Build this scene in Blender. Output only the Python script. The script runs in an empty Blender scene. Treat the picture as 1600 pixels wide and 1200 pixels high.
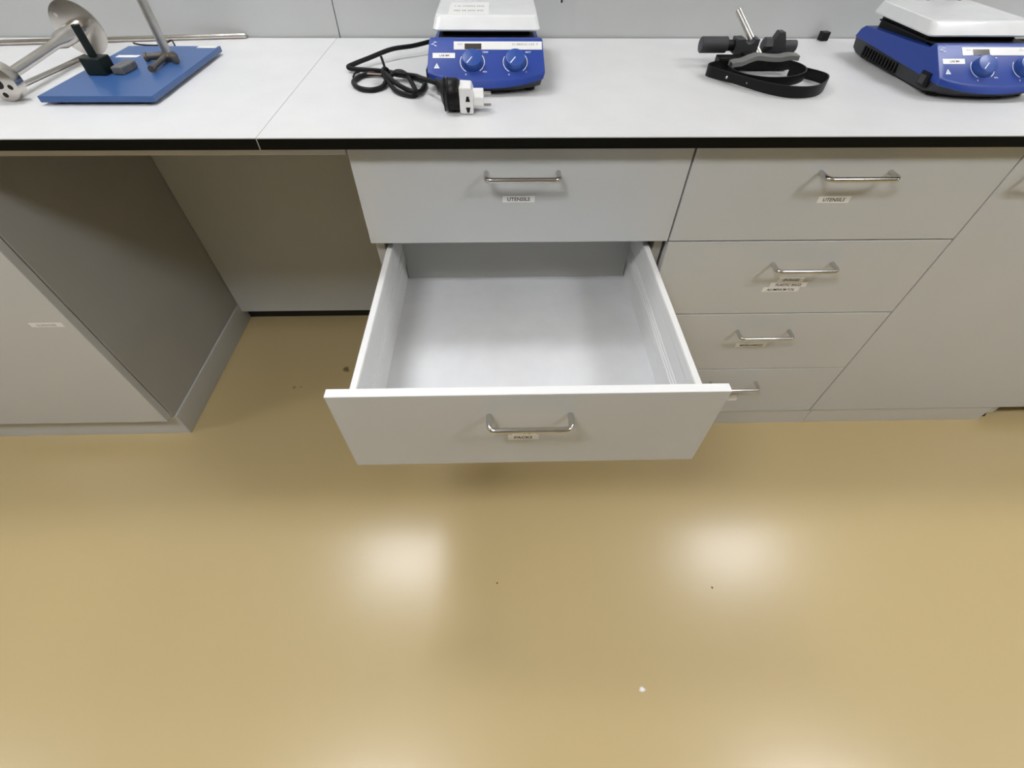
import bpy, bmesh, math, random
from mathutils import Vector, Matrix
random.seed(7)
scene = bpy.context.scene
COL = scene.collection

# ---------------------------------------------------------------- camera
cam_d = bpy.data.cameras.new('camera')
cam_d.sensor_fit = 'HORIZONTAL'; cam_d.sensor_width = 36.0
cam_d.lens = 710.258 / 1600 * 36.0
cam_d.clip_start = 0.02
cam = bpy.data.objects.new('camera', cam_d); COL.objects.link(cam)
RR = Vector((0.99967613, -0.02458691, 0.00656642))
RU = Vector((0.01457337, 0.76461558, 0.64432184))
RF = Vector((0.02086267, 0.64401747, -0.76472625))
m = Matrix.Identity(4)
for i in range(3):
    m[i][0] = RR[i]; m[i][1] = RU[i]; m[i][2] = -RF[i]
m[0][3], m[1][3], m[2][3] = 0.0, -0.842, 1.22
cam.matrix_world = m
scene.camera = cam

# ---------------------------------------------------------------- world, exposure
w = bpy.data.worlds.new('world'); scene.world = w; w.use_nodes = True
w.node_tree.nodes['Background'].inputs[0].default_value = (1.0, 0.97, 0.92, 1)
w.node_tree.nodes['Background'].inputs[1].default_value = 0.03
scene.view_settings.view_transform = 'Standard'
scene.view_settings.look = 'None'
scene.view_settings.gamma = 1.0
scene.view_settings.use_curve_mapping = False
scene.view_settings.exposure = 0.0
LAMP_STRENGTH = 29.0
LAMP_COLOR = (0.985, 1.0, 1.045)
CEIL = 2.50
LAMP_XY = ((-0.79, 0.44), (1.83, 0.44), (-3.4, -1.2), (-0.79, -1.2), (1.83, -1.2), (4.4, -1.2))

# ---------------------------------------------------------------- materials
def srgb(r, g, b):
    f = lambda c: (c / 255 / 12.92) if c / 255 <= 0.04045 else ((c / 255 + 0.055) / 1.055) ** 2.4
    return (f(r), f(g), f(b), 1)

def mat(name, col, rough=0.5, metal=0.0, var=0.0, vscale=8.0, bump=0.0, bscale=200.0, spec=0.5, coat=0.0, rvar=0.0):
    M = bpy.data.materials.new(name); M.use_nodes = True
    nt = M.node_tree; b = nt.nodes['Principled BSDF']
    b.inputs['Roughness'].default_value = rough
    b.inputs['Metallic'].default_value = metal
    b.inputs['Specular IOR Level'].default_value = spec
    b.inputs['Coat Weight'].default_value = coat
    b.inputs['Coat Roughness'].default_value = 0.08
    b.inputs['Base Color'].default_value = col
    tc = nt.nodes.new('ShaderNodeTexCoord')
    if var > 0:
        n = nt.nodes.new('ShaderNodeTexNoise'); n.inputs['Scale'].default_value = vscale; n.inputs['Detail'].default_value = 5
        nt.links.new(tc.outputs['Object'], n.inputs['Vector'])
        r = nt.nodes.new('ShaderNodeValToRGB')
        r.color_ramp.elements[0].position = 0.3; r.color_ramp.elements[1].position = 0.7
        r.color_ramp.elements[0].color = tuple(c * (1 - var) for c in col[:3]) + (1,)
        r.color_ramp.elements[1].color = tuple(min(1, c * (1 + var)) for c in col[:3]) + (1,)
        nt.links.new(n.outputs['Fac'], r.inputs['Fac']); nt.links.new(r.outputs['Color'], b.inputs['Base Color'])
        if rvar > 0:
            mr = nt.nodes.new('ShaderNodeMapRange')
            mr.inputs['To Min'].default_value = rough - rvar; mr.inputs['To Max'].default_value = rough + rvar
            nt.links.new(n.outputs['Fac'], mr.inputs['Value']); nt.links.new(mr.outputs['Result'], b.inputs['Roughness'])
    if bump > 0:
        n2 = nt.nodes.new('ShaderNodeTexNoise'); n2.inputs['Scale'].default_value = bscale; n2.inputs['Detail'].default_value = 3
        nt.links.new(tc.outputs['Object'], n2.inputs['Vector'])
        bp = nt.nodes.new('ShaderNodeBump'); bp.inputs['Strength'].default_value = bump; bp.inputs['Distance'].default_value = 0.002
        nt.links.new(n2.outputs['Fac'], bp.inputs['Height']); nt.links.new(bp.outputs['Normal'], b.inputs['Normal'])
    return M

def emis(name, col, s):
    M = bpy.data.materials.new(name); M.use_nodes = True
    nt = M.node_tree; nt.nodes.clear()
    o = nt.nodes.new('ShaderNodeOutputMaterial'); e = nt.nodes.new('ShaderNodeEmission')
    e.inputs[0].default_value = tuple(col) + (1,); e.inputs[1].default_value = s
    nt.links.new(e.outputs[0], o.inputs[0]); return M

def floor_material():
    M = mat('epoxy_floor', (0.570, 0.443, 0.224, 1), rough=0.265, spec=0.6, bump=0.03, bscale=300)
    nt = M.node_tree; b = nt.nodes['Principled BSDF']
    tc = nt.nodes.new('ShaderNodeTexCoord')
    base = nt.nodes.new('ShaderNodeRGB'); base.outputs[0].default_value = b.inputs['Base Color'].default_value
    prev = base.outputs[0]
    nz = nt.nodes.new('ShaderNodeTexNoise'); nz.inputs['Scale'].default_value = 60
    nt.links.new(tc.outputs['Object'], nz.inputs['Vector'])
    # old brown drip stains under the knee space and a few scuffs, each with its own ragged outline
    for (x, y, r, k) in ((-0.563, 0.266, 0.013, 0.75), (-0.553, 0.258, 0.009, 0.7), (-0.723, 0.185, 0.008, 0.45), (-0.70, 0.187, 0.006, 0.3)):
        d = nt.nodes.new('ShaderNodeVectorMath'); d.operation = 'DISTANCE'
        d.inputs[1].default_value = (x, y, 0)
        nt.links.new(tc.outputs['Object'], d.inputs[0])
        a = nt.nodes.new('ShaderNodeMath'); a.operation = 'MULTIPLY_ADD'
        a.inputs[1].default_value = 0.012; nt.links.new(nz.outputs['Fac'], a.inputs[0])
        nt.links.new(d.outputs['Value'], a.inputs[2])
        mr = nt.nodes.new('ShaderNodeMapRange')
        mr.inputs['From Min'].default_value = r * 0.6 + 0.004; mr.inputs['From Max'].default_value = r + 0.006
        mr.inputs['To Min'].default_value = k; mr.inputs['To Max'].default_value = 0
        nt.links.new(a.outputs[0], mr.inputs['Value'])
        mx = nt.nodes.new('ShaderNodeMixRGB'); mx.inputs[2].default_value = (0.07, 0.04, 0.015, 1)
        nt.links.new(mr.outputs['Result'], mx.inputs[0]); nt.links.new(prev, mx.inputs[1])
        prev = mx.outputs[0]
    nt.links.new(prev, b.inputs['Base Color'])
    return M

M_FLOOR = floor_material()
M_FRONT = mat('grey_laminate', (0.595, 0.605, 0.60, 1), rough=0.42, var=0.02, vscale=3, bump=0.05, bscale=500)
M_CARC = mat('shaded_carcass_board', (0.43, 0.428, 0.41, 1), rough=0.5, var=0.02, vscale=3)  # front board darkened: shade on carcass and drawer back is put into the colour
M_WEDGE = mat('white_edge_band', (0.84, 0.84, 0.83, 1), rough=0.4)
M_EDGE = mat('grey_edge_band', (0.62, 0.61, 0.58, 1), rough=0.45)
M_TOP = mat('pale_grey_worktop_laminate', (0.69, 0.69, 0.685, 1), rough=0.33, var=0.025, vscale=14, bump=0.04, bscale=600)
M_CORE = mat('black_core_edge', (0.004, 0.004, 0.003, 1), rough=0.5, spec=0.12)
M_SEAM = mat('seam_filler', (0.40, 0.40, 0.38, 1), rough=0.6)
M_WALL = mat('grey_wall_panel', (0.56, 0.575, 0.565, 1), rough=0.45, var=0.03, vscale=4)
M_ROOM = mat('grey_paint', (0.42, 0.42, 0.41, 1), rough=0.7, var=0.02, vscale=2)
M_CEIL = mat('ceiling_white', (0.80, 0.79, 0.77, 1), rough=0.8, var=0.02, vscale=2)
M_DARK = mat('black_skirting', (0.015, 0.014, 0.013, 1), rough=0.6)
M_DRW = mat('pale_drawer_metal', (0.78, 0.78, 0.765, 1), rough=0.38, var=0.015, vscale=6)
M_DRWB = mat('pale_drawer_base', (0.70, 0.705, 0.71, 1), rough=0.33, var=0.03, vscale=20, bump=0.05, bscale=700)
M_CHROME = mat('brushed_steel_handle', (0.62, 0.61, 0.59, 1), rough=0.2, metal=1.0)
M_STEEL = mat('stainless_steel', (0.60, 0.57, 0.53, 1), rough=0.24, metal=1.0, var=0.08, vscale=30, rvar=0.06)
M_STEELD = mat('dull_steel', (0.50, 0.49, 0.46, 1), rough=0.36, metal=1.0, var=0.1, vscale=60)
M_BRONZE = mat('weathered_cast_metal', (0.13, 0.115, 0.10, 1), rough=0.5, metal=0.6, var=0.25, vscale=80)
M_PAPER = mat('white_label_tape', (0.92, 0.915, 0.89, 1), rough=0.5)
M_INK = mat('black_ink', (0.03, 0.03, 0.03, 1), rough=0.6)
M_INKG = mat('faded_grey_ink', (0.42, 0.41, 0.38, 1), rough=0.6)
M_BLUE = mat('blue_housing', srgb(34, 65, 150), rough=0.38, var=0.02, vscale=20, bump=0.04, bscale=900)
M_KNOB = mat('blue_knob', srgb(42, 78, 155), rough=0.36)
M_BLUEP = mat('blue_painted_steel', srgb(56, 92, 146), rough=0.28, var=0.04, vscale=30, bump=0.05, bscale=300)
M_BLACKP = mat('black_plastic', (0.008, 0.008, 0.008, 1), rough=0.42, spec=0.22)
M_CHAR = mat('charcoal_plastic', (0.05, 0.052, 0.055, 1), rough=0.5, spec=0.3, var=0.06, vscale=60)
M_GREYR = mat('grey_rubber_jaw', (0.16, 0.16, 0.155, 1), rough=0.55)
M_RUB = mat('black_rubber', (0.006, 0.006, 0.006, 1), rough=0.42, spec=0.22)
M_GREENB = mat('dark_green_black_plastic', (0.008, 0.015, 0.014, 1), rough=0.4, spec=0.25)
M_ENAM = mat('white_enamel', (0.77, 0.785, 0.78, 1), rough=0.18, var=0.03, vscale=25, coat=0.3)
M_WPL = mat('white_plastic', (0.82, 0.82, 0.80, 1), rough=0.3)
M_PRINT = mat('white_print', (0.80, 0.84, 0.90, 1), rough=0.5)
M_DISP = mat('dark_display_window', (0.06, 0.052, 0.045, 1), rough=0.2)
M_GBLK = mat('grey_stone_block', (0.13, 0.13, 0.13, 1), rough=0.75, var=0.2, vscale=90, bump=0.2, bscale=300)
M_BROWN = mat('brown_cardboard_tag', (0.28, 0.20, 0.16, 1), rough=0.7)
M_LAMP = emis('lamp_diffuser', LAMP_COLOR, LAMP_STRENGTH)

# ---------------------------------------------------------------- helpers
def tag(o, label=None, cat=None, group=None, kind=None):
    if label: o['label'] = label
    if cat: o['category'] = cat
    if group: o['group'] = group
    if kind: o['kind'] = kind
    return o

def wloc(o):
    v = Vector((0, 0, 0))
    while o is not None:
        v += o.location; o = o.parent
    return v

def obj(name, bm, mats, parent=None, origin=None, smooth=None, bevel=0.0, segs=2):
    """link a bmesh given in world coordinates as one mesh object"""
    if origin is None:
        base = wloc(parent) if parent is not None else Vector((0, 0, 0))
    else:
        base = Vector(origin)
    bmesh.ops.translate(bm, verts=bm.verts, vec=-base)
    bmesh.ops.recalc_face_normals(bm, faces=bm.faces)
    me = bpy.data.meshes.new(name); 
    if smooth is not None:
        for f in bm.faces: f.smooth = True
    bm.to_mesh(me); bm.free()
    if smooth is not None:
        me.set_sharp_from_angle(angle=math.radians(smooth))
    for mm in (mats if isinstance(mats, (list, tuple)) else [mats]): me.materials.append(mm)
    o = bpy.data.objects.new(name, me); COL.objects.link(o)
    if parent is not None: o.parent = parent
    o.location = base - (wloc(parent) if parent is not None else Vector((0, 0, 0)))
    if bevel > 0:
        b = o.modifiers.new('bevel', 'BEVEL'); b.width = bevel; b.segments = segs; b.limit_method = 'ANGLE'; b.angle_limit = math.radians(30)
        b.harden_normals = False
    return o

def empty(name, loc, label, cat, group=None):
    o = bpy.data.objects.new(name, None); COL.objects.link(o); o.location = loc; o.empty_display_size = 0.05
    return tag(o, label, cat, group)

def BM(): return bmesh.new()

def box(bm, x0, x1, y0, y1, z0, z1, mi=0, M=None):
    v = [bm.verts.new((x, y, z)) for z in (z0, z1) for y in (y0, y1) for x in (x0, x1)]
    if M is not None:
        for q in v: q.co = M @ q.co
    fs = [(0, 1, 3, 2), (4, 5, 7, 6), (0, 1, 5, 4), (2, 3, 7, 6), (0, 2, 6, 4), (1, 3, 7, 5)]
    for f in fs:
        g = bm.faces.new([v[i] for i in f]); g.material_index = mi
    return v

def frame_axes(d):
    d = Vector(d).normalized()
    a = Vector((0, 0, 1)) if abs(d.z) < 0.9 else Vector((1, 0, 0))
    u = d.cross(a).normalized(); return u, d.cross(u).normalized(), d

def cyl(bm, p0, p1, r0, r1=None, n=24, mi=0, ch=0.0):
    """cylinder / cone between two points, with optional chamfer on both ends"""
    r1 = r0 if r1 is None else r1
    p0, p1 = Vector(p0), Vector(p1); u, v, d = frame_axes(p1 - p0); L = (p1 - p0).length
    prof = [(0, r0 - ch), (ch, r0), (L - ch, r1), (L, r1 - ch)] if ch > 0 else [(0, r0), (L, r1)]
    lathe(bm, p0, (u, v, d), prof, n, mi)

def lathe(bm, p0, axes, prof, n=24, mi=0, caps=True):
    u, v, d = axes; rings = []
    for (t, r) in prof:
        rings.append([bm.verts.new(Vector(p0) + d * t + (u * math.cos(2 * math.pi * k / n) + v * math.sin(2 * math.pi * k / n)) * r) for k in range(n)])
    for a, b in zip(rings, rings[1:]):
        for k in range(n):
            f = bm.faces.new((a[k], a[(k + 1) % n], b[(k + 1) % n], b[k])); f.material_index = mi
    if caps:
        for q in (rings[0], rings[-1]):
            f = bm.faces.new(q); f.material_index = mi

def spline(pts, sub=8, closed=False):
    P = [Vector(p) for p in pts]; n = len(P); out = []
    rng = range(n if closed else n - 1)
    for i in rng:
        a = P[(i - 1) % n] if (closed or i > 0) else P[0]
        b = P[i]; c = P[(i + 1) % n]
        d = P[(i + 2) % n] if (closed or i + 2 < n) else P[-1]
        for k in range(sub):
            t = k / sub
            out.append(0.5 * ((2 * b) + (c - a) * t + (2 * a - 5 * b + 4 * c - d) * t * t + (3 * b - 3 * c + d - a) * t ** 3))
    if not closed: out.append(P[-1])
    return out

def tube(bm, pts, r, n=10, closed=False, mi=0):
    P = [Vector(p) for p in pts]; rings = []; up = None
    N = len(P)
    for i, p in enumerate(P):
        a = P[i - 1] if (i > 0 or closed) else P[i]
        b = P[(i + 1) % N] if (i < N - 1 or closed) else P[i]
        d = (b - a).normalized()
        if up is None:
            u, v, _ = frame_axes(d)
        else:
            u = (up - d * up.dot(d)).normalized(); v = d.cross(u)
        up = u
        rr = r[i] if isinstance(r, (list, tuple)) else r
        rings.append([bm.verts.new(p + (u * math.cos(2 * math.pi * k / n) + v * math.sin(2 * math.pi * k / n)) * rr) for k in range(n)])
    pairs = list(zip(rings, rings[1:])) + ([(rings[-1], rings[0])] if closed else [])
    for a, b in pairs:
        for k in range(n):
            f = bm.faces.new((a[k], a[(k + 1) % n], b[(k + 1) % n], b[k])); f.material_index = mi
    if not closed:
        bm.faces.new(rings[0]).material_index = mi; bm.faces.new(rings[-1]).material_index = mi

def ribbon(bm, pts, z0, z1, t, closed=False):
    """upright strap following a plan path; z0,z1 may be lists"""
    P = [Vector((p[0], p[1], 0)) for p in pts]; N = len(P); rows = []
    for i, p in enumerate(P):
        a = P[i - 1] if (i > 0 or closed) else P[i]
        b = P[(i + 1) % N] if (i < N - 1 or closed) else P[i]
        d = (b - a).normalized(); nrm = Vector((-d.y, d.x, 0)) * t / 2
        lo = z0[i] if isinstance(z0, list) else z0; hi = z1[i] if isinstance(z1, list) else z1
        rows.append([bm.verts.new(p + nrm + Vector((0, 0, lo))), bm.verts.new(p - nrm + Vector((0, 0, lo))),
                     bm.verts.new(p - nrm + Vector((0, 0, hi))), bm.verts.new(p + nrm + Vector((0, 0, hi)))])
    pairs = list(zip(rows, rows[1:])) + ([(rows[-1], rows[0])] if closed else [])
    for a, b in pairs:
        for k in range(4): bm.faces.new((a[k], a[(k + 1) % 4], b[(k + 1) % 4], b[k]))
    if not closed:
        bm.faces.new(rows[0]); bm.faces.new(rows[-1])

def prism(bm, poly, axis, a, b, mi=0):
    """extrude a 2D polygon along an axis; poly gives the two other coordinates in order"""
    def mk(p, t):
        return {'x': (t, p[0], p[1]), 'y': (p[0], t, p[1]), 'z': (p[0], p[1], t)}[axis]
    A = [bm.verts.new(mk(p, a)) for p in poly]; B = [bm.verts.new(mk(p, b)) for p in poly]
    n = len(poly)
    for k in range(n): bm.faces.new((A[k], A[(k + 1) % n], B[(k + 1) % n], B[k])).material_index = mi
    bm.faces.new(A).material_index = mi; bm.faces.new(B).material_index = mi

_text_cache = {}
def text_into(bm, s, origin, ex, ey, height, mi=1, center=True, width=None, lift=0.0):
    """flat lettering: ex / ey are the writing and the up direction"""
    if s not in _text_cache:
        cu = bpy.data.curves.new('lettering', 'FONT'); cu.body = s; cu.size = 1.0; cu.resolution_u = 2; cu.offset = 0.018
        to = bpy.data.objects.new('lettering', cu); COL.objects.link(to)
        dg = bpy.context.evaluated_depsgraph_get()
        me = bpy.data.meshes.new_from_object(to.evaluated_get(dg))
        vs = [v.co.copy() for v in me.vertices]; fs = [tuple(p.vertices) for p in me.polygons]
        bpy.data.objects.remove(to); bpy.data.curves.remove(cu); bpy.data.meshes.remove(me)
        _text_cache[s] = (vs, fs)
    vs, fs = _text_cache[s]
    xs = [v.x for v in vs]; ys = [v.y for v in vs]
    w0 = max(xs) - min(xs); cap = 0.70
    sy = height / cap; sx = (width / w0) if width else sy
    ex, ey = Vector(ex).normalized(), Vector(ey).normalized(); nn = ex.cross(ey)
    cx = (max(xs) + min(xs)) / 2
    nv = [bm.verts.new(Vector(origin) + ex * (v.x - cx) * sx + ey * (v.y - cap / 2) * sy + nn * lift) for v in vs]
    for f in fs:
        try: bm.faces.new([nv[i] for i in f]).material_index = mi
        except ValueError: pass

# ================================================================ SETTING
bm = BM(); box(bm, -5.2, 5.6, -4.4, 0.9, -0.1, 0.0)
tag(obj('floor', bm, M_FLOOR), 'glossy beige epoxy floor', kind='structure')
WY = 0.59
wb = BM(); box(wb, -5.2, 5.6, WY + 0.012, WY + 0.15, 0, CEIL)
wall = tag(obj('wall_back', wb, M_DARK), 'grey panelled wall behind the worktops', kind='structure')
for (a, b_) in ((-5.2, -2.802), (-2.798, -1.602), (-1.598, -0.4015), (-0.3995, 0.796 + 1.6), (2.4, 5.6)):
    bm = BM(); box(bm, a, b_, WY, WY + 0.0115, 0.0, CEIL)
    obj('wall_panel', bm, M_WALL, wall, bevel=0.0008, segs=1)
for nm, a in (('wall_left', (-5.35, -5.2, -4.4, 0.9, 0, CEIL)), ('wall_right', (5.6, 5.75, -4.4, 0.9, 0, CEIL)), ('wall_rear', (-5.2, 5.6, -4.55, -4.4, 0, CEIL))):
    bm = BM(); box(bm, *a); tag(obj(nm, bm, M_ROOM), kind='structure')
bm = BM(); box(bm, -5.35, 5.75, -4.55, 0.9, CEIL, CEIL + 0.1)
tag(obj('ceiling', bm, M_CEIL), kind='structure')
bm = BM(); box(bm, -1.0, -0.27, 0.556, WY - 0.001, 0, 0.10)
tag(obj('baseboard_back', bm, M_DARK), 'black skirting at the back of the knee space', kind='structure')

LAMP_SAY = ('above the worktop and the blue stand', 'above the worktop and the right hotplate', 'over the aisle, far left', 'over the aisle in front of the knee space',
            'over the aisle in front of the wide door', 'over the aisle, far right')
for (lx, ly), say in zip(LAMP_XY, LAMP_SAY):
    t = empty('ceiling_lamp', (lx, ly, CEIL - 0.03), 'flat white ceiling lamp ' + say, 'lamp', 'ceiling lamps')
    hw, hh = (0.32, 0.13) if ly > 0 else (0.34, 0.19)
    bm = BM()
    for (a, b_, c, d) in ((-hw - .02, hw + .02, -hh - .02, -hh), (-hw - .02, hw + .02, hh, hh + .02), (-hw - .02, -hw, -hh, hh), (hw, hw + .02, -hh, hh)):
        box(bm, lx + a, lx + b_, ly + c, ly + d, CEIL - 0.03, CEIL)
    obj('frame', bm, M_WPL, t)
    bm = BM(); box(bm, lx - hw, lx + hw, ly - hh, ly + hh, CEIL - 0.024, CEIL - 0.012)
    obj('diffuser', bm, M_LAMP, t)

# ================================================================ WORKTOPS
WT = 0.90
SEAMX = -0.408
def worktop(x0, x1, label):
    t = empty('worktop', ((x0 + x1) / 2, 0.28, 0.88), label, 'worktop')
    bm = BM(); box(bm, x0, x1, -0.0245, 0.586, 0.8805, WT - 0.0016)
    obj('core_board', bm, M_CORE, t)
    bm = BM(); box(bm, x0, x1, -0.0248, 0.586, WT - 0.0016, WT)
    obj('top_laminate', bm, M_TOP, t)
    return t
wl = worktop(-2.05, SEAMX - 0.0008, 'pale grey worktop with black edge, left of the seam, under the blue stand')
wr = worktop(SEAMX + 0.0008, 2.25, 'pale grey worktop with black edge over the drawers, carrying both hotplates')
bm = BM(); box(bm, SEAMX - 0.0008, SEAMX + 0.0008, -0.0246, 0.586, 0.881, WT - 0.0003)
obj('seam_filler', bm, M_SEAM, wl)
bm = BM(); box(bm, -1.0, -0.272, -0.002, 0.016, 0.862, 0.880)
tag(obj('front_rail', bm, M_EDGE, bevel=0.001), 'slim grey rail under the black worktop edge across the knee space', 'rail')

# ================================================================ HANDLES / LABELS
def handle(parent, cx, z, y0, half=0.067, out=0.0305, r=0.0048):
    bm = BM(); rc = 0.010; P = [Vector((cx - half, y0 + 0.0, z))]
    P.append(Vector((cx - half, y0 - out + rc, z)))
    for k in range(1, 6):
        a = math.pi / 2 * k / 6
        P.append(Vector((cx - half + rc * (1 - math.cos(a)), y0 - out + rc * (1 - math.sin(a)), z)))
    P.append(Vector((cx - half + rc, y0 - out, z)))
    P += [Vector((2 * cx - p.x, p.y, p.z)) for p in reversed(P)]
    tube(bm, P, r, 14)
    o = obj('handle', bm, M_CHROME, parent, smooth=50); o['label'] = 'polished steel bow handle'
    return o

def label_strip(parent, strips, y0, desc):
    """strips: (cx, z, w, h, text)"""
    bm = BM()
    for i, (cx, z, w_, h, s, ink) in enumerate(strips):
        box(bm, cx - w_ / 2, cx + w_ / 2, y0 - 0.0006, y0 - 0.0001, z - h / 2, z + h / 2)
        if s: text_into(bm, s, (cx, y0 - 0.0008, z), (1, 0, 0), (0, 0, 1), h * 0.52, mi=1, width=ink)
    o = obj('label_sticker', bm, [M_PAPER, M_INK], parent); o['label'] = desc
    return o

def front(parent, x0, x1, z0, z1, y=0.0, th=0.018, name='drawer', m_=None):
    bm = BM(); box(bm, x0, x1, y, y + th, z0, z1)
    return obj(name, bm, m_ or M_FRONT, parent, origin=((x0 + x1) / 2, y + th, z0), bevel=0.0012)

# ================================================================ DRAWER CABINETS
ZS = [0.8755, 0.680, 0.476, 0.2705, 0.068]
def carcass(t, x0, x1, front_y=0.0195, top=0.879, plinth_x1=None):
    for a in (x0, x1 - 0.018):
        bm = BM(); box(bm, a, a + 0.018, front_y, 0.54, 0.066, top); obj('side_panel', bm, M_CARC, t, bevel=0.0006, segs=1)
    bm = BM(); box(bm, x0 + 0.018, x1 - 0.018, front_y, 0.54, 0.066, 0.084); obj('bottom_panel', bm, M_CARC, t)
    bm = BM(); box(bm, x0 + 0.018, x1 - 0.018, 0.532, 0.54, 0.084, top); obj('back_panel', bm, M_CARC, t)
    bm = BM(); box(bm, x0 + 0.018, x1 - 0.018, front_y, 0.10, top - 0.018, top); obj('top_rail', bm, M_CARC, t)
    bm = BM(); box(bm, x0, plinth_x1 or x1, 0.004, 0.022, 0.0, 0.0655)
    obj('plinth', bm, M_EDGE, t, bevel=0.0008)

# --- cabinet with the pulled-out drawer
XA0, XA1 = -0.270, 0.3535
A = empty('drawer_cabinet', ((XA0 + XA1) / 2, 0.28, 0.0), 'grey cabinet of four drawers, the second one pulled wide open', 'cabinet', 'drawer cabinets under the worktop')
carcass(A, XA0 + 0.004, XA1 - 0.002)
CA = 0.0425
OY = -0.408
for i in range(4):
    z1, z0 = ZS[i] - (0.0015), ZS[i + 1] + 0.0015
    if i == 1:
        d = front(A, XA0 - 0.001, XA1 + 0.0005, z0, z1, OY, 0.0165)
        d['label'] = 'open drawer pulled out over the floor'
        bm = BM(); box(bm, XA0 - 0.001, XA1 + 0.0005, OY + 0.0004, OY + 0.0161, z1, z1 + 0.0008); obj('edge_band', bm, M_WEDGE, d)
    else:
        d = front(A, XA0, XA1 - 0.0005, z0, z1)
    y = OY if i == 1 else 0.0
    if i == 1:
        handle(d, 0.0435, z1 - 0.0515, y, half=0.0655)
        label_strip(d, [(0.0365, 0.5765, 0.042, 0.0135, 'TIPS', 0.021), (0.0345, 0.5625, 0.053, 0.0138, 'PACKS', 0.031)], y, 'two overlapping white label strips')
        # metal side walls with pressed grooves, base and back
        yb, yf = 0.128, OY + 0.0165
        for s in (-1, 1):
            xi = -0.2315 if s < 0 else 0.3105      # inner face at the top
            o_ = -1 if s < 0 else 1
            prof = [(0, 0.660), (0, 0.650), (-0.0012 * 0, 0.606)]
            pts = [(xi, 0.659), (xi, 0.640), (xi + o_ * 0.0015, 0.634), (xi + o_ * 0.0015, 0.604)]
            for zz in (0.600, 0.590, 0.580):
                pts += [(xi + o_ * 0.0015, zz), (xi + o_ * 0.0032, zz - 0.0015), (xi + o_ * 0.0032, zz - 0.0035), (xi + o_ * 0.0015, zz - 0.005)]
            pts += [(xi + o_ * 0.0015, 0.560), (xi + o_ * 0.004, 0.545), (xi + o_ * 0.004, 0.506),
                    (xi + o_ * 0.013, 0.506), (xi + o_ * 0.013, 0.659), (xi + o_ * 0.0115, 0.661), (xi + o_ * 0.0015, 0.661)]
            bm = BM(); prism(bm, pts, 'y', yf, yb)
            obj('side_wall', bm, M_DRW, d, bevel=0.0)
        bm = BM(); box(bm, -0.2355, 0.3145, yf, 0.128, 0.498, 0.509); obj('drawer_base', bm, M_DRWB, d)
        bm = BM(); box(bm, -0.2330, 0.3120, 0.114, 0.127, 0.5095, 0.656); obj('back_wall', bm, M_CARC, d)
        for s in (-1, 1):
            a, b_ = (-0.2478, -0.2455) if s < 0 else (0.3245, 0.3318)
            if s < 0: a, b_ = -0.2475, -0.2448
            bm = BM(); box(bm, a, b_, -0.10, 0.50, 0.515, 0.555); obj('runner', bm, M_STEELD, d)
    else:
        handle(d, CA, z1 - 0.046, y)
        if i == 0:
            label_strip(d, [(0.0365, 0.777, 0.0625, 0.0135, 'UTENSILS', 0.044)], y, 'white label reading UTENSILS')
for s in (-1, 1):
    x = (XA0 + 0.022) if s < 0 else XA1 - 0.0215
    bm = BM(); box(bm, x - 0.0005, x + 0.001, 0.03, 0.52, 0.52, 0.56); obj('rail', bm, M_STEELD, A)

# --- closed drawer cabinet
XB0, XB1 = 0.3565, 0.9705
B = empty('drawer_cabinet', ((XB0 + XB1) / 2, 0.28, 0.0), 'grey cabinet of four closed drawers, below and between the hotplates', 'cabinet', 'drawer cabinets under the worktop')
carcass(B, XB0 + 0.001, XB1 - 0.001, plinth_x1=0.984)
CB = 0.672
for i in range(4):
    z1, z0 = ZS[i] - 0.0015, ZS[i + 1] + 0.0015
    d = front(B, XB0, XB1, z0, z1)
    handle(d, CB, z1 - (0.048 if i == 0 else 0.056), 0.0)
    if i == 0: label_strip(d, [(0.660, 0.772, 0.064, 0.0135, 'UTENSILS', 0.044)], 0.0, 'white label reading UTENSILS')
    if i == 1: label_strip(d, [(0.668, 0.5785, 0.059, 0.0128, 'SPONGES', 0.038), (0.668, 0.5645, 0.086, 0.0128, 'PLASTIC BAGS', 0.060), (0.656, 0.5510, 0.086, 0.0128, 'ALUMINIUM FOIL', 0.066)], 0.0, 'three stacked white label strips')
    if i == 2: label_strip(d, [(0.662, 0.3665, 0.083, 0.0125, 'MISCELLANEOUS', 0.060)], 0.0, 'narrow white label strip')
    if i == 3: label_strip(d, [(0.672, 0.1480, 0.070, 0.0125, '', 0), (0.684, 0.1340, 0.060, 0.0125, '', 0)], 0.0, 'two white label strips')

# --- door cabinet on the right
D = empty('door_cabinet', (1.4, 0.28, 0.0), 'grey cabinet with one wide door, right of the closed drawers', 'cabinet')
bm = BM(); box(bm, 0.974, 1.95, 0.0195, 0.54, 0.066, 0.879); obj('body', bm, M_CARC, D)
d = front(D, 0.9735, 1.95, 0.0695, 0.874, name='door')
handle(d, 1.082, 0.825, 0.0)
bm = BM(); box(bm, 0.985, 1.578, 0.004, 0.022, 0.0, 0.0655); obj('plinth', bm, M_EDGE, D, bevel=0.0008)
bm = BM(); box(bm, 1.592, 1.612, 0.012, 0.50, 0.024, 0.066); obj('base_bearer', bm, M_EDGE, D, bevel=0.0008)
bm = BM(); cyl(bm, (1.600, 0.030, 0.0), (1.600, 0.030, 0.012), 0.017, 0.014, 20, ch=0.002); cyl(bm, (1.600, 0.030, 0.012), (1.600, 0.030, 0.03), 0.006, n=12)
obj('levelling_foot', bm, M_BLACKP, D, smooth=40)
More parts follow.
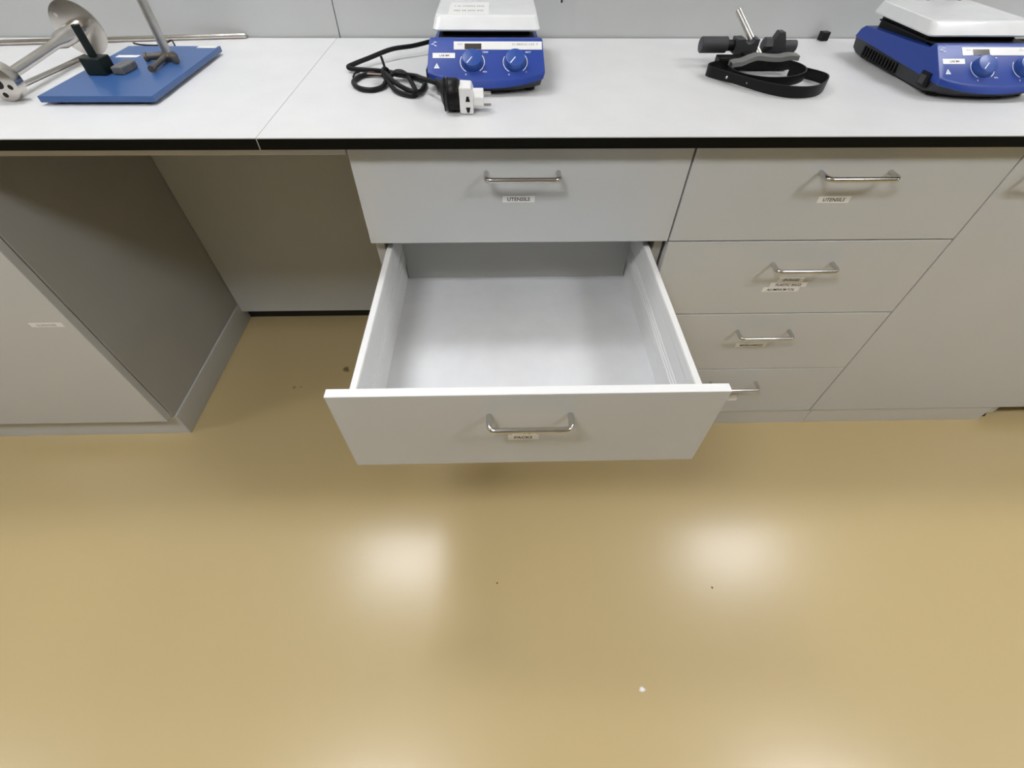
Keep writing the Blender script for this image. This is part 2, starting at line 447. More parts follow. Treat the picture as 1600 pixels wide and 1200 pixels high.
for xx, yy in ((1.600, 0.46),):
    bm = BM(); cyl(bm, (xx, yy, 0.0), (xx, yy, 0.012), 0.017, 0.014, 20, ch=0.002); cyl(bm, (xx, yy, 0.012), (xx, yy, 0.03), 0.006, n=12)
    obj('levelling_foot', bm, M_BLACKP, D, smooth=40)

# --- door cabinet on the left
E_ = empty('door_cabinet', (-1.31, 0.27, 0.0), 'grey door cabinet standing left of the open knee space', 'cabinet')
bm = BM(); box(bm, -1.620, -1.0005, -0.003, 0.586, 0.0905, 0.879); obj('body', bm, M_CARC, E_, bevel=0.0012)
d = front(E_, -1.6185, -1.0015, 0.102, 0.874, -0.028, 0.022, name='door')
label_strip(d, [(-1.060, 0.4915, 0.075, 0.0125, '', 0)], -0.028, 'small white label with faded lettering')
bm = BM(); text_into(bm, 'GLASSWARE', (-1.060, -0.0289, 0.4915), (1, 0, 0), (0, 0, 1), 0.0062, mi=0, width=0.045)
lab = [c for c in d.children if c.name.startswith('label_sticker')][0]
# faded lettering joined into the label mesh
me = lab.data; bm2 = BM(); bm2.from_mesh(me); base = wloc(lab)
vm = {}
for f in bm.faces:
    vs = []
    for v in f.verts:
        if v not in vm: vm[v] = bm2.verts.new(v.co - base)
        vs.append(vm[v])
    bm2.faces.new(vs).material_index = 2
bm2.to_mesh(me); bm2.free(); bm.free(); me.materials.append(M_INKG)
bm = BM(); box(bm, -1.620, -0.9965, 0.0, 0.554, 0.0, 0.0895); obj('plinth', bm, M_FRONT, E_, bevel=0.0015)

# --- back panel of the knee space
bm = BM(); box(bm, -0.999, -0.268, 0.522, 0.538, 0.056, 0.8795)
tag(obj('modesty_panel', bm, M_FRONT, bevel=0.001), 'grey back panel hanging at the rear of the knee space above the floor', 'panel')

# ================================================================ HOTPLATES
HA = Vector((0, 0.158, 0.918)); HE = Vector((0, 0.8243316, 0.56610724)); HN = Vector((0, -0.56610724, 0.8243316))
HCX = -0.0225
def hotplate(off, label, with_plate_sticker, strip_text):
    off = Vector(off)
    t = empty('magnetic_hotplate', Vector((HCX, 0.33, WT)) + off, label, 'hotplate', 'blue hotplates on the worktop')
    def put(name, bm, mats, parent=t, **k):
        bmesh.ops.translate(bm, verts=bm.verts, vec=off)
        return obj(name, bm, mats, parent, **k)
    # blue housing, lofted across x
    bm = BM(); cols = []
    N = 16; HWD = 0.1145
    for k in range(N + 1):
        s = -1 + 2 * k / N
        x = s * HWD; q = s * s; qq = abs(s) ** 4
        vlow = 0.0176 + 0.013 * q + 0.004 * qq
        yl, zl = HA.y + HE.y * vlow, HA.z + HE.z * vlow
        prof = [(0.166 + 0.014 * q + 0.004 * qq, 0.9135 + 0.011 * q), (yl - 0.002, zl - 0.003), (yl, zl), (0.2405, 0.9745), (0.245, 0.9763), (0.253, 0.976), (0.263, 0.966), (0.488, 0.955), (0.498, 0.948), (0.502, 0.932), (0.30, 0.9285)]
        ins = [0.004, 0.001, 0.0, 0.0035, 0.005, 0.007, 0.008, 0.008, 0.007, 0.003, 0.0]
        cols.append([bm.verts.new((HCX + x - s * ins[j], p[0], p[1])) for j, p in enumerate(prof)])
    n = len(cols[0])
    for a, b_ in zip(cols, cols[1:]):
        for j in range(n): bm.faces.new((a[j], a[(j + 1) % n], b_[(j + 1) % n], b_[j]))
    bm.faces.new(cols[0]); bm.faces.new(cols[-1])
    put('housing', bm, M_BLUE, smooth=25, bevel=0.0016)
    # black base tray
    bm = BM(); cols = []
    for k in range(13):
        s = -1 + 2 * k / 12; q = s * s; qq = abs(s) ** 6
        x = s * 0.1095
        prof = [(0.186 + 0.020 * q + 0.02 * qq, 0.9035), (0.176 + 0.016 * q + 0.008 * qq, 0.910), (0.1705 + 0.014 * q + 0.004 * qq, 0.9155 + 0.010 * q), (0.30, 0.932), (0.499, 0.936), (0.496, 0.912), (0.486, 0.9035)]
        ins = [0.008, 0.003, 0.0, -0.003, -0.001, 0.002, 0.008]
        cols.append([bm.verts.new((HCX + x - s * ins[j], p[0], p[1])) for j, p in enumerate(prof)])
    n = len(cols[0])
    for a, b_ in zip(cols, cols[1:]):
        for j in range(n): bm.faces.new((a[j], a[(j + 1) % n], b_[(j + 1) % n], b_[j]))
    bm.faces.new(cols[0]); bm.faces.new(cols[-1])
    put('base_tray', bm, M_CHAR, smooth=25, bevel=0.001)
    for fx in (-0.085, 0.085):
        for fy in (0.215, 0.465):
            bm = BM(); cyl(bm, (HCX + fx, fy, WT), (HCX + fx, fy, 0.905), 0.012, n=18); put('rubber_foot', bm, M_RUB, smooth=40)
    # vent slots on both sides (too fine to lift apart singly)
    bm = BM()
    for s in (-1, 1):
        for k in range(12):
            y = 0.315 + k * 0.0115
            box(bm, HCX + s * 0.1095 - 0.004, HCX + s * 0.1095 + 0.004, y, y + 0.005, 0.9085, 0.926)
    put('vent_ribs', bm, M_BLACKP)['kind'] = 'stuff'
    # rocker switch on the left flank
    bm = BM(); box(bm, HCX - 0.1175, HCX - 0.108, 0.206, 0.232, 0.914, 0.937); sw = put('power_switch', bm, M_BLACKP, bevel=0.001)
    bm = BM(); box(bm, HCX - 0.1195, HCX - 0.1172, 0.211, 0.227, 0.918, 0.933); put('rocker', bm, M_CHAR, sw, bevel=0.0008)
    # black collar and heat shield below the plate
    bm = BM(); box(bm, HCX - 0.088, HCX + 0.088, 0.300, 0.470, 0.950, 0.981); put('plate_collar', bm, M_BLACKP)
    bm = BM(); box(bm, HCX - 0.0960, HCX + 0.0960, 0.268, 0.466, 0.9690, 0.9720); put('heat_shield', bm, M_BLACKP, bevel=0.001)
    # white enamelled plate: lofted frustum with rounded corners
    bm = BM(); rings = []
    def rr(hx, y0, y1, r, z):
        cy = (y0 + y1) / 2; hy = (y1 - y0) / 2; out = []
        for (sx, sy, a0) in ((1, 1, 0), (-1, 1, 90), (-1, -1, 180), (1, -1, 270)):
            for k in range(7):
                a = math.radians(a0 + 15 * k)
                out.append(bm.verts.new((HCX + 0.001 + sx * (hx - r) + r * math.cos(a), cy + sy * (hy - r) + r * math.sin(a), z)))
        return out
    for (hx, y0, y1, r, z) in ((0.1035, 0.280, 0.486, 0.010, 0.9795), (0.1060, 0.2775, 0.4885, 0.012, 0.9805), (0.1070, 0.2765, 0.4895, 0.013, 0.983), (0.1025, 0.293, 0.4845, 0.012, 0.9990), (0.1012, 0.2965, 0.4825, 0.011, 1.0012), (0.0990, 0.3005, 0.4800, 0.010, 1.0020), (0.0950, 0.3045, 0.476, 0.008, 1.0020)):
        rings.append(rr(hx, y0, y1, r, z))
    for a, b_ in zip(rings, rings[1:]):
        for k in range(28): bm.faces.new((a[k], a[(k + 1) % 28], b_[(k + 1) % 28], b_[k]))
    bm.faces.new(rings[0]); bm.faces.new(rings[-1])
    pl = put('heating_plate', bm, M_ENAM, smooth=28)
    if with_plate_sticker:
        bm = BM(); box(bm, -0.098, -0.017, 0.303, 0.412, 1.0020, 1.0024)
        z = 1.0026
        for (y, a, b_) in ((0.372, -0.088, -0.026), (0.333, -0.087, -0.030)):
            x = a
            while x < b_:
                w_ = random.uniform(0.0020, 0.0042); h_ = random.uniform(0.008, 0.012)
                vs = [bm.verts.new(p) for p in ((x, y - h_ / 2, z), (x + w_, y - h_ / 2, z), (x + w_, y + h_ / 2, z), (x, y + h_ / 2, z))]
                bm.faces.new(vs).material_index = 1
                x += w_ + random.choice((0.0012, 0.0012, 0.004))
        o = put('plate_sticker', bm, [M_WPL, M_INKG], pl); o['label'] = 'white sticker with two lines of faded print'
    # ---- control panel prints
    def pp(u, v, h=0.0006): return Vector((u, HA.y, HA.z)) + HE * v + HN * h
    def quad(bm, u0, u1, v0, v1, h, mi=0):
        lo = [bm.verts.new(pp(u, v, 0.0)) for u, v in ((u0, v0), (u1, v0), (u1, v1), (u0, v1))]
        hi = [bm.verts.new(pp(u, v, h)) for u, v in ((u0, v0), (u1, v0), (u1, v1), (u0, v1))]
        bm.faces.new(hi).material_index = mi
        for k in range(4): bm.faces.new((lo[k], lo[(k + 1) % 4], hi[(k + 1) % 4], hi[k])).material_index = mi
    bm = BM(); quad(bm, -0.0850, 0.0862, 0.0795, 0.0965, 0.0005)
    text_into(bm, strip_text, pp(0.0535, 0.0905, 0.0007), (1, 0, 0), HE, 0.0040, mi=1, width=0.051)
    text_into(bm, 'IKA', pp(-0.0725, 0.0905, 0.0007), (1, 0, 0), HE, 0.0036, mi=1, width=0.009)
    strip = put('title_strip', bm, [M_WPL, M_INKG])
    bm = BM(); quad(bm, -0.0640, -0.0315, 0.0800, 0.0918, 0.0009); put('display_window', bm, M_DISP, strip)
    bm = BM(); quad(bm, -0.1258, -0.0826, 0.0615, 0.0722, 0.0006)
    text_into(bm, 'LAB M4', pp(-0.103, 0.0668, 0.0008), (1, 0, 0), HE, 0.0042, mi=1, width=0.019)
    put('inventory_label', bm, [M_WPL, M_INK])
    bm = BM()
    vs = [bm.verts.new(pp(u, v, 0.0005)) for u, v in ((-0.1233, 0.0402), (-0.1123, 0.0402), (-0.1178, 0.0512))]; bm.faces.new(vs)
    vs = [bm.verts.new(pp(u, v, 0.0008)) for u, v in ((-0.1186, 0.0420), (-0.1170, 0.0420), (-0.1170, 0.0470), (-0.1186, 0.0470))]; bm.faces.new(vs).material_index = 1
    put('warning_triangle', bm, [M_PRINT, M_INKG])
    bm = BM()
    for (u, v, rot) in ((-0.1208, 0.0950, -0.1), (-0.1255, 0.0911, 0.4), (-0.1208, 0.0878, -0.4)):
        ca, sa = math.cos(rot), math.sin(rot)
        vs = [bm.verts.new(pp(u + ca * a - sa * b_, v + sa * a + ca * b_, 0.0006)) for a, b_ in ((-.0027, -.0008), (.0027, -.0008), (.0027, .0008), (-.0027, .0008))]
        bm.faces.new(vs)
    put('maker_emblem', bm, M_PRINT)['kind'] = 'stuff'
    for (cu, cv) in ((-0.0493, 0.0535), (0.0337, 0.0535)):
        bm = BM()
        for (a0, a1) in ((150, 238), (-52, 35)):
            ns = 14
            for k in range(ns):
                b0 = math.radians(a0 + (a1 - a0) * k / ns); b1 = math.radians(a0 + (a1 - a0) * (k + 1) / ns)
                vs = [bm.verts.new(pp(cu + r * math.cos(a), cv + r * math.sin(a), 0.0006)) for r, a in ((0.0226, b0), (0.0240, b0), (0.0240, b1), (0.0226, b1))]
                bm.faces.new(vs)
        text_into(bm, '0', pp(cu - 0.0125, cv - 0.0262, 0.0006), (1, 0, 0), HE, 0.0036, mi=0)
        text_into(bm, 'MIN' if cu < 0 else '6', pp(cu + 0.021 + (0.003 if cu < 0 else 0), cv - 0.0205, 0.0006), (1, 0, 0), HE, 0.0030, mi=0)
        text_into(bm, 'MOT' if cu > 0 else 'TEMP', pp(cu + 0.0255, cv + 0.0205, 0.0006), (1, 0, 0), HE, 0.0034, mi=0)
        put('dial_scale', bm, M_PRINT)['kind'] = 'stuff'
        bm = BM(); u_, v_ = Vector((1, 0, 0)), HE
        lathe(bm, pp(cu, cv, -0.001), (u_, v_, HN), [(0, 0.0205), (0.003, 0.0200), (0.0115, 0.0186), (0.0130, 0.0178), (0.0135, 0.0160)], 36)
        kb = put('knob', bm, M_KNOB, smooth=35)
        bm = BM(); dirv = (u_ * -0.62 + v_ * -0.785).normalized(); per = dirv.cross(HN)
        c = pp(cu, cv, 0.0131)
        vs = [bm.verts.new(c + dirv * a + per * b_) for a, b_ in ((0.000, -0.0008), (0.0155, -0.0008), (0.0155, 0.0008), (0.000, 0.0008))]
        bm.faces.new(vs); vs2 = [bm.verts.new(v.co - HN * 0.001) for v in vs]
        for k in range(4): bm.faces.new((vs[k], vs[(k + 1) % 4], vs2[(k + 1) % 4], vs2[k]))
        put('pointer_mark', bm, M_PRINT, kb)
    return t
hotplate((0, 0, 0), 'blue and white hotplate in the middle of the worktop with a cord beside it', True, 'C-MAG HS 7')
hotplate((0.983, -0.036, 0), 'blue and white hotplate at the right edge, showing its dark vented flank', False, 'C-MAG HS 7')

# cord behind the right hotplate
bm = BM(); tube(bm, spline([(1.02, 0.46, 0.935), (1.03, 0.545, 0.95), (1.062, 0.575, 0.985), (1.085, 0.578, 1.03), (1.125, 0.578, 1.03), (1.137, 0.575, 0.985), (1.16, 0.56, 0.93), (1.22, 0.55, 0.906), (1.35, 0.55, 0.905)], 8), 0.0035, 10)
tag(obj('power_cord', bm, M_RUB, origin=(1.06, 0.55, 0.9), smooth=60), 'thin black cord looping up the wall behind the right hotplate', 'cord')
bm = BM(); tube(bm, spline([(0.152, 0.583, 1.03), (0.156, 0.582, 1.0), (0.158, 0.581, 0.972)], 6), 0.0022, 8)
tag(obj('cable_end', bm, M_RUB, origin=(0.156, 0.582, 0.972), smooth=60), 'short black cable end against the wall right of the middle hotplate', 'cable')

# power cord with plug
t = empty('power_cord', (-0.23, 0.26, WT), 'black power cord tied in loops left of the middle hotplate', 'cord')
bm = BM()
rc = 0.0046
main = [(-0.1430, 0.462, 0.923), (-0.155, 0.456, 0.923), (-0.195, 0.432, 0.920), (-0.240, 0.405, 0.920), (-0.285, 0.362, 0.914), (-0.312, 0.332, 0.911), (-0.322, 0.318, 0.909), (-0.308, 0.308, 0.908), (-0.27, 0.293, 0.910), (-0.235, 0.270, 0.914), (-0.195, 0.252, 0.914), (-0.165, 0.226, 0.918), (-0.147, 0.190, 0.924), (-0.126, 0.158, 0.929), (-0.114, 0.144, 0.929)]
tube(bm, spline(main, 8), rc, 12)
obj('cable', bm, M_RUB, t, smooth=60)
bm = BM()
tube(bm, spline([(-0.228, 0.262, 0.908), (-0.258, 0.283, 0.907), (-0.286, 0.274, 0.905), (-0.296, 0.238, 0.905), (-0.279, 0.203, 0.905), (-0.252, 0.190, 0.905), (-0.232, 0.208, 0.905), (-0.226, 0.243, 0.909),
    (-0.208, 0.262, 0.916), (-0.188, 0.250, 0.914), (-0.168, 0.200, 0.907), (-0.160, 0.166, 0.905), (-0.172, 0.160, 0.905), (-0.20, 0.182, 0.905), (-0.222, 0.226, 0.910), (-0.232, 0.262, 0.914)], 8, closed=True), rc, 12, closed=True)
tube(bm, spline([(-0.228, 0.268, 0.912), (-0.190, 0.268, 0.906), (-0.160, 0.252, 0.905), (-0.149, 0.225, 0.905), (-0.152, 0.180, 0.906), (-0.161, 0.160, 0.911), (-0.18, 0.172, 0.912), (-0.21, 0.212, 0.914), (-0.230, 0.246, 0.918)], 8), rc, 12)
tube(bm, spline([(-0.296, 0.302, 0.905), (-0.304, 0.295, 0.904), (-0.303, 0.270, 0.904)], 6), 0.002, 8)
obj('bundled_loops', bm, M_RUB, t, smooth=60)
bm = BM(); tube(bm, spline([(-0.229, 0.238, 0.907), (-0.234, 0.249, 0.921), (-0.231, 0.262, 0.921), (-0.224, 0.270, 0.910)], 6), 0.0042, 10)
tube(bm, spline([(-0.231, 0.258, 0.921), (-0.234, 0.265, 0.930), (-0.238, 0.272, 0.940)], 6), 0.0026, 8)
obj('cable_tie', bm, M_BLACKP, t, smooth=60)
bm = BM(); box(bm, -0.266, -0.238, -0.004, 0.004, 0, 0.0006, M=Matrix.Translation((0, 0.243, 0.9045)) @ Matrix.Rotation(0.05, 4, 'Y'))
obj('paper_tag', bm, M_BROWN, t)
# moulded plug: a thick oval body on the end of the cable
bm = BM(); ax = Vector((1, 0, 0))
PC = Vector((0, 0.096, 0.9262))
rings = []
for (x, ry, rz, cz, cy) in ((-0.117, 0.007, 0.008, 0.003, 0.051), (-0.113, 0.010, 0.011, 0.002, 0.045), (-0.108, 0.0125, 0.013, 0.0, 0.032), (-0.104, 0.017, 0.0185, 0.0, 0.016), (-0.099, 0.021, 0.0235, 0.0, 0.006), (-0.092, 0.0235, 0.0255, 0.0, 0.0), (-0.082, 0.0245, 0.0262, 0.0, 0.0), (-0.074, 0.0240, 0.0258, 0.0, 0.0), (-0.0705, 0.0215, 0.0235, 0.0, 0.0)):
    rings.append([bm.verts.new((x, PC.y + cy + ry * math.cos(2 * math.pi * k / 20), PC.z + cz + rz * math.sin(2 * math.pi * k / 20))) for k in range(20)])
for a, b_ in zip(rings, rings[1:]):
    for k in range(20): bm.faces.new((a[k], a[(k + 1) % 20], b_[(k + 1) % 20], b_[k]))
bm.faces.new(rings[0]); bm.faces.new(rings[-1])
pg = obj('plug', bm, M_RUB, t, smooth=40)
bm = BM()
for k, x in enumerate((-0.097, -0.091)):
    tube(bm, [(x, PC.y + 0.0245 * math.cos(a), PC.z + 0.0262 * math.sin(a)) for a in [math.radians(60 + 12 * i) for i in range(16)]], 0.0014, 8)
obj('grip_rib', bm, M_RUB, pg, smooth=60)

# white adapter
t = empty('plug_adapter', (-0.05, 0.094, WT), 'white plug adapter with two pins on the front of the black plug', 'adapter')
bm = BM(); prism(bm, [(-0.0700, 0.9015), (-0.0455, 0.9005), (-0.0455, 0.9345), (-0.0490, 0.9430), (-0.0700, 0.9440)], 'y', 0.074, 0.116)
obj('body', bm, M_WPL, t, bevel=0.002)
bm = BM(); prism(bm, [(0.094 + 0.0175 * math.cos(a), 0.9205 + 0.0165 * math.sin(a)) for a in [math.radians(22.5 + 45 * k) for k in range(8)]], 'x', -0.0460, -0.0270)
obj('plug_face', bm, M_WPL, t, bevel=0.0015)
for z in (0.9105, 0.9300):
    bm = BM(); cyl(bm, (-0.0275, 0.092, z), (-0.0135, 0.092, z), 0.0024, n=14, ch=0.0006); obj('pin', bm, M_STEEL, t, smooth=40)
for (z, s) in ((0.9255, 1), (0.9080, -1)):
    bm = BM(); prism(bm, [(-0.0590, z - 0.0042 * s), (-0.0510, z - 0.0042 * s), (-0.0530, z + 0.0042 * s), (-0.0570, z + 0.0042 * s)], 'y', 0.0735, 0.0760)
    obj('slot', bm, M_BLACKP, t)

# ================================================================ STRAP CLAMP
t = empty('strap_clamp', (0.56, 0.27, WT), 'black strap clamp with coiled rubber strap and steel rod between the hotplates', 'clamp')
bm = BM()
path = spline([(0.515, 0.315), (0.478, 0.312), (0.452, 0.296), (0.449, 0.276), (0.471, 0.243), (0.499, 0.210), (0.531, 0.176), (0.565, 0.157), (0.602, 0.154), (0.637, 0.170), (0.667, 0.206), (0.676, 0.236), (0.655, 0.268), (0.625, 0.288)], 6)
nP = len(path)
lo = [0.9012 + 0.004 * max(0, 1 - abs(i / nP - 0.35) / 0.2) for i in range(nP)]
hi = [0.9225 - 0.002 * (i / nP) for i in range(nP)]
ribbon(bm, path, lo, hi, 0.0026)
st = obj('strap', bm, M_RUB, t, smooth=40)
for (x, y, r) in ((0.4735, 0.238, 0.0026), (0.503, 0.203, 0.0016)):
    bm = BM(); d_ = Vector((-0.75, -0.66, 0)); lathe(bm, Vector((x, y, 0.9125)) + d_ * 0.0005, frame_axes(d_), [(0, r), (0.0012, r), (0.0020, r * 0.6), (0.0022, r * 0.1)], 16)
    obj('rivet', bm, M_CHROME, st, smooth=50)
bm = BM()
ring = [(0.563 + 0.076 * math.cos(a), 0.262 + 0.066 * math.sin(a)) for a in [2 * math.pi * k / 48 for k in range(48)]]
ribbon(bm, ring, [0.9085 + 0.002 * math.cos(2 * math.pi * k / 48) for k in range(48)], [0.9250 + 0.002 * math.cos(2 * math.pi * k / 48) for k in range(48)], 0.0028, closed=True)
obj('strap_ring', bm, M_RUB, t, smooth=40)
bm = BM(); box(bm, 0.480, 0.535, 0.318, 0.345, 0.9015, 0.926); box(bm, 0.535, 0.640, 0.322, 0.348, 0.9015, 0.930)
obj('buckle', bm, M_BLACKP, t, bevel=0.002)
# wavy jaw
bm = BM()
jp = spline([(0.499, 0.300, 0.9190), (0.508, 0.300, 0.9215), (0.522, 0.302, 0.9225), (0.540, 0.306, 0.9280), (0.556, 0.308, 0.9310), (0.580, 0.308, 0.9290), (0.604, 0.308, 0.9285), (0.622, 0.306, 0.9320), (0.640, 0.304, 0.9315)], 5)
rows_ = []
for p in jp:
    rows_.append([bm.verts.new(p + Vector(q)) for q in ((0, -0.011, -0.0045), (0, -0.011, 0.0035), (0, -0.008, 0.0045), (0, 0.012, 0.0045), (0, 0.012, -0.0045))])
for a, b_ in zip(rows_, rows_[1:]):
    for k in range(5): bm.faces.new((a[k], a[(k + 1) % 5], b_[(k + 1) % 5], b_[k]))
bm.faces.new(rows_[0]); bm.faces.new(rows_[-1])
obj('jaw', bm, M_GREYR, t, smooth=40)
# round knob, shaft
bm = BM(); cyl(bm, (0.445, 0.360, 0.9395), (0.503, 0.360, 0.9395), 0.0150, n=28, ch=0.0016)
obj('knob', bm, M_CHAR, t, smooth=35)
bm = BM(); cyl(bm, (0.5025, 0.360, 0.9385), (0.530, 0.360, 0.9385), 0.0105, n=20)
obj('screw_shaft', bm, M_BLACKP, t, smooth=35)
# boss with notch
bm = BM()
pts = [(0.519, 0.9245), (0.568, 0.9245), (0.568, 0.9525), (0.5575, 0.9525)]
for k in range(9):
    a = math.pi * k / 8
    pts.append((0.5475 + 0.010 * math.cos(a), 0.9525 - 0.0085 * math.sin(a)))
pts += [(0.5375, 0.9525), (0.519, 0.9525)]
prism(bm, pts, 'y', 0.345, 0.376)
obj('boss_head', bm, M_CHAR, t, bevel=0.0012)
bm = BM(); cyl(bm, (0.5280, 0.415, 0.9890), (0.5850, 0.330, 0.9120), 0.0068, n=20, ch=0.001)
obj('steel_rod', bm, M_STEELD, t, smooth=40)
bm = BM(); lathe(bm, Vector((0.583, 0.362, 0.9390)), (Vector((0, 1, 0)), Vector((0, 0, 1)), Vector((1, 0, 0))), [(0, 0.010), (0.004, 0.0145), (0.018, 0.0145), (0.022, 0.010)], 6)
obj('hex_nut', bm, M_CHAR, t)
bm = BM(); prism(bm, [(0.592, 0.9230), (0.634, 0.9230), (0.630, 0.9460), (0.6215, 0.9640), (0.6090, 0.9640), (0.602, 0.9470)], 'y', 0.352, 0.372)
obj('wedge', bm, M_CHAR, t, bevel=0.0015)
bm = BM(); cyl(bm, (0.630, 0.362, 0.9365), (0.658, 0.362, 0.9365), 0.0115, n=24, ch=0.001)
obj('end_knob', bm, M_CHAR, t, smooth=35)

# small black cap by the wall
bm = BM(); M_ = Matrix.Translation((0.836, 0.570, 0.9002)) @ Matrix.Rotation(0.12, 4, 'Z')
box(bm, -0.010, 0.010, -0.009, 0.009, 0.0, 0.0185, M=M_)
o = obj('plastic_cap', bm, M_BLACKP, origin=(0.836, 0.570, 0.9002), bevel=0.0015); tag(o, 'small black plastic cap lying at the wall left of the right hotplate', 'cap')

# ================================================================ STAND WITH BLUE BASE
t = empty('retort_stand', (-0.745, 0.285, WT), 'blue steel base plate with upright rod on the left worktop', 'stand')
bm = BM(); box(bm, -0.850, -0.6405, 0.1235, 0.449, 0.9050, 0.9155)
bp_ = obj('base_plate', bm, M_BLUEP, t, bevel=0.0012)
for x in (-0.825, -0.665):
    for y in (0.150, 0.425):
        bm = BM(); cyl(bm, (x, y, WT), (x, y, 0.9055), 0.013, n=18); obj('rubber_foot', bm, M_RUB, t, smooth=40)
for (a, b_, y0, y1) in ((-0.833, -0.786, 0.360, 0.376), (-0.688, -0.645, 0.431, 0.4465)):
    bm = BM(); box(bm, a, b_, y0, y1, 0.9156, 0.9160); o = obj('sticker', bm, M_WPL, bp_)
RX, RY = -0.708, 0.345
bm = BM(); cyl(bm, (RX, RY, 0.9156), (RX, RY, 1.62), 0.0092, n=24, ch=0.001); obj('upright_rod', bm, M_STEELD, t, smooth=40)
bm = BM(); lathe(bm, Vector((RX, RY, 0.9156)), (Vector((1, 0, 0)), Vector((0, 1, 0)), Vector((0, 0, 1))), [(0, 0.017), (0.008, 0.0175), (0.0125, 0.0145), (0.014, 0.0100)], 24)
hub = obj('hub', bm, M_BRONZE, t, smooth=35)
for (ex, ey, r) in ((-0.044, -0.012, 0.0085), (0.008, -0.092, 0.0062), (0.030, -0.030, 0.0065)):
    bm = BM(); p0 = Vector((RX, RY, 0.9245)); p1 = Vector((RX + ex, RY + ey, 0.9228))
    dd = (p1 - p0); tube(bm, [p0, p0 + dd * 0.55, p0 + dd * 0.86, p0 + dd * 0.87, p1], [r * 0.85, r * 0.75, r * 0.72, r, r], 14)
    obj('hub_arm', bm, M_BRONZE, hub, smooth=40)

# black post holder standing on the plate
t = empty('plastic_holder', (-0.792, 0.245, 0.9156), 'black block with an upright bar standing on the blue base plate', 'holder')
bm = BM(); M_ = Matrix.Translation((-0.8020, 0.256, 0.9157)) @ Matrix.Rotation(-0.12, 4, 'Z')
box(bm, -0.0205, 0.0205, -0.0165, 0.0165, 0, 0.0285, M=M_); obj('block', bm, M_GREENB, t, bevel=0.002)
bm = BM(); box(bm, -0.0062, 0.0062, -0.005, 0.005, 0.028, 0.079, M=M_); obj('bar', bm, M_GREENB, t, bevel=0.0015)

bm = BM()
M_ = Matrix.Translation((-0.760, 0.270, 0.9157)) @ Matrix.Rotation(-0.05, 4, 'Z') @ Matrix.Diagonal((0.78, 0.9, 1, 1))
prism(bm, [(-0.016, -0.030), (0.013, -0.031), (0.0165, 0.004), (0.013, 0.026), (-0.009, 0.027), (-0.0165, 0.006)], 'z', 0, 0.0135)
for v in bm.verts: v.co = M_ @ (v.co * (1 if v.co.z < 0.001 else 1))
o = obj('grey_block', bm, M_GBLK, origin=(-0.757, 0.271, 0.9157), bevel=0.0025)
tag(o, 'small rough grey block on the blue base plate beside the black holder', 'block')

# flanged steel spindle
P2 = Vector((-0.918, 0.150, 0.9327)); P1 = Vector((-0.926, 0.430, 0.9517))
axd = (P1 - P2).normalized(); ax3 = frame_axes(axd)
t = empty('flanged_spindle', (-0.925, 0.28, WT), 'stainless steel spindle with a round flange at each end, behind the blue plate', 'spindle')
LEN = (P1 - P2).length
bm = BM(); lathe(bm, P2, ax3, [(0.0, 0.0085), (LEN * 0.66, 0.0085), (LEN * 0.74, 0.0150), (LEN, 0.0165)], 28); obj('shaft', bm, M_STEEL, t, smooth=35)
bm = BM(); lathe(bm, P1 - axd * 0.001, ax3, [(0, 0.0500), (0.0004, 0.0510), (0.0035, 0.0510), (0.004, 0.0500)], 56); fl = obj('large_flange', bm, M_STEEL, t, smooth=35)
for a in (100, 220, 340):
    a = math.radians(a); c = P1 + (ax3[0] * math.cos(a) + ax3[1] * math.sin(a)) * 0.038 - axd * 0.0014
    bm = BM(); cyl(bm, c, c + axd * 0.002, 0.0036, n=16); obj('bolt_hole', bm, M_STEELD, fl)
bm = BM(); lathe(bm, P2 - axd * 0.012, ax3, [(0, 0.0265), (0.002, 0.0305), (0.010, 0.0320), (0.022, 0.0320), (0.0245, 0.0300), (0.0245, 0.014)], 48); sf = obj('small_flange', bm, M_STEEL, t, smooth=30)
bm = BM(); cyl(bm, P2 - axd * 0.0126, P2 - axd * 0.010, 0.0095, n=24); obj('bore', bm, M_BLACKP, sf, smooth=40)
for k in range(5):
    a = math.radians(20 + 72 * k); c = P2 + (ax3[0] * math.cos(a) + ax3[1] * math.sin(a)) * 0.0195 - axd * 0.0126
    bm = BM(); cyl(bm, c, c + axd * 0.002, 0.0042, n=16); obj('bolt_hole', bm, M_BLACKP, sf, smooth=40)

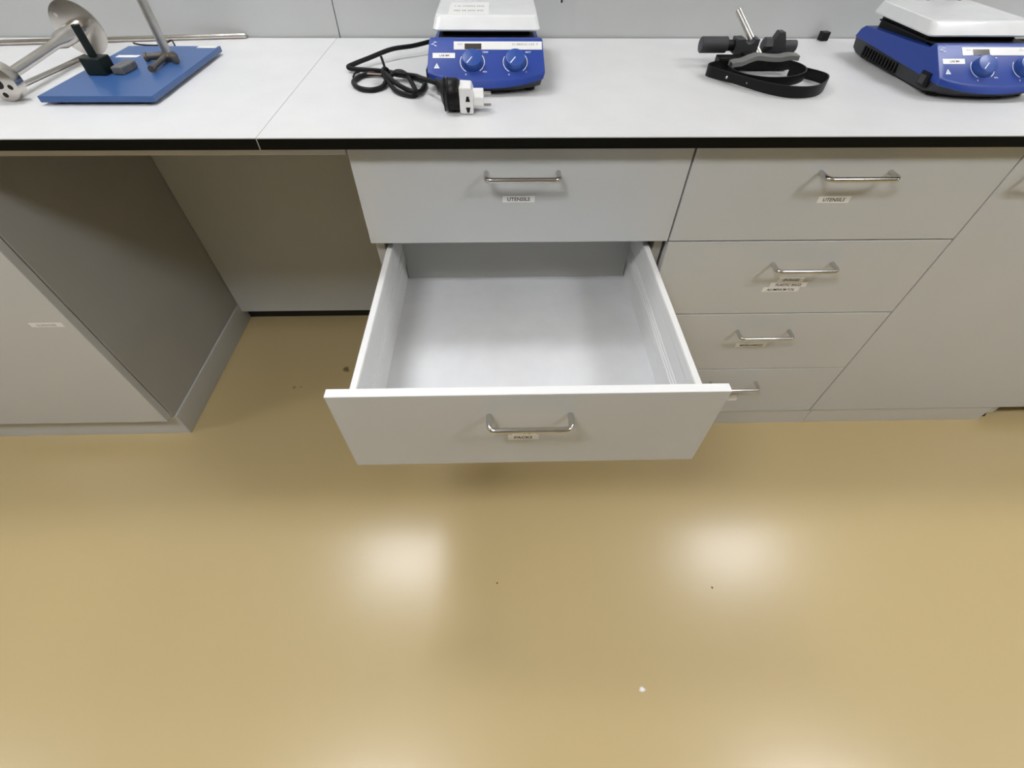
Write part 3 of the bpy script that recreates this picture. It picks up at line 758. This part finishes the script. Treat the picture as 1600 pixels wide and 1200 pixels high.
# rods and wire
bm = BM(); cyl(bm, (-0.952, 0.215, 0.9042), (-0.936, 0.418, 0.9042), 0.004, n=16, ch=0.0008)
tag(obj('steel_rod', bm, M_STEEL, origin=(-0.93, 0.34, WT), smooth=40), 'thin bright steel rod lying beside the blue plate under the flanged spindle', 'rod')
bm = BM(); cyl(bm, (-1.60, 0.470, 0.9058), (-0.632, 0.582, 0.9058), 0.0055, n=18, ch=0.001)
tag(obj('steel_rod', bm, M_STEEL, origin=(-1.1, 0.53, WT), smooth=40), 'long steel rod lying along the wall behind the blue stand', 'rod')
bm = BM(); tube(bm, spline([(-0.886, 0.528, 0.9025), (-0.862, 0.514, 0.9025), (-0.835, 0.508, 0.9025), (-0.812, 0.512, 0.9025), (-0.800, 0.524, 0.9055), (-0.792, 0.529, 0.9075), (-0.778, 0.508, 0.9025)], 6), 0.0018, 8)
tag(obj('wire', bm, M_RUB, origin=(-0.83, 0.515, WT), smooth=60), 'bent piece of thin black wire behind the blue base plate', 'wire')

# ================================================================ FLOOR BITS
def blob(name, x, y, r, h, m_, label, cat):
    bm = BM(); n = 9; ringp = [(x + r * random.uniform(0.6, 1.1) * math.cos(2 * math.pi * k / n), y + r * random.uniform(0.5, 1.0) * math.sin(2 * math.pi * k / n)) for k in range(n)]
    a = [bm.verts.new((p[0], p[1], 0.0001)) for p in ringp]; c = bm.verts.new((x, y, h))
    mid = [bm.verts.new((x + (p[0] - x) * 0.7, y + (p[1] - y) * 0.7, h * 0.8)) for p in ringp]
    bm.faces.new(a)
    for k in range(n):
        bm.faces.new((a[k], a[(k + 1) % n], mid[(k + 1) % n], mid[k])); bm.faces.new((mid[k], mid[(k + 1) % n], c))
    tag(obj(name, bm, m_, origin=(x, y, 0), smooth=40), label, cat)
blob('paint_chip', 0.303, -0.717, 0.008, 0.003, M_PAPER, 'small pale chip lying on the beige floor in the foreground', 'debris')
blob('dirt_speck', -0.021, -0.481, 0.0026, 0.0014, M_INK, 'tiny black speck on the floor between the two bright reflections', 'debris')
blob('dirt_speck', 0.528, -0.504, 0.0030, 0.0014, M_INK, 'tiny black speck on the floor below the right bright reflection', 'debris')
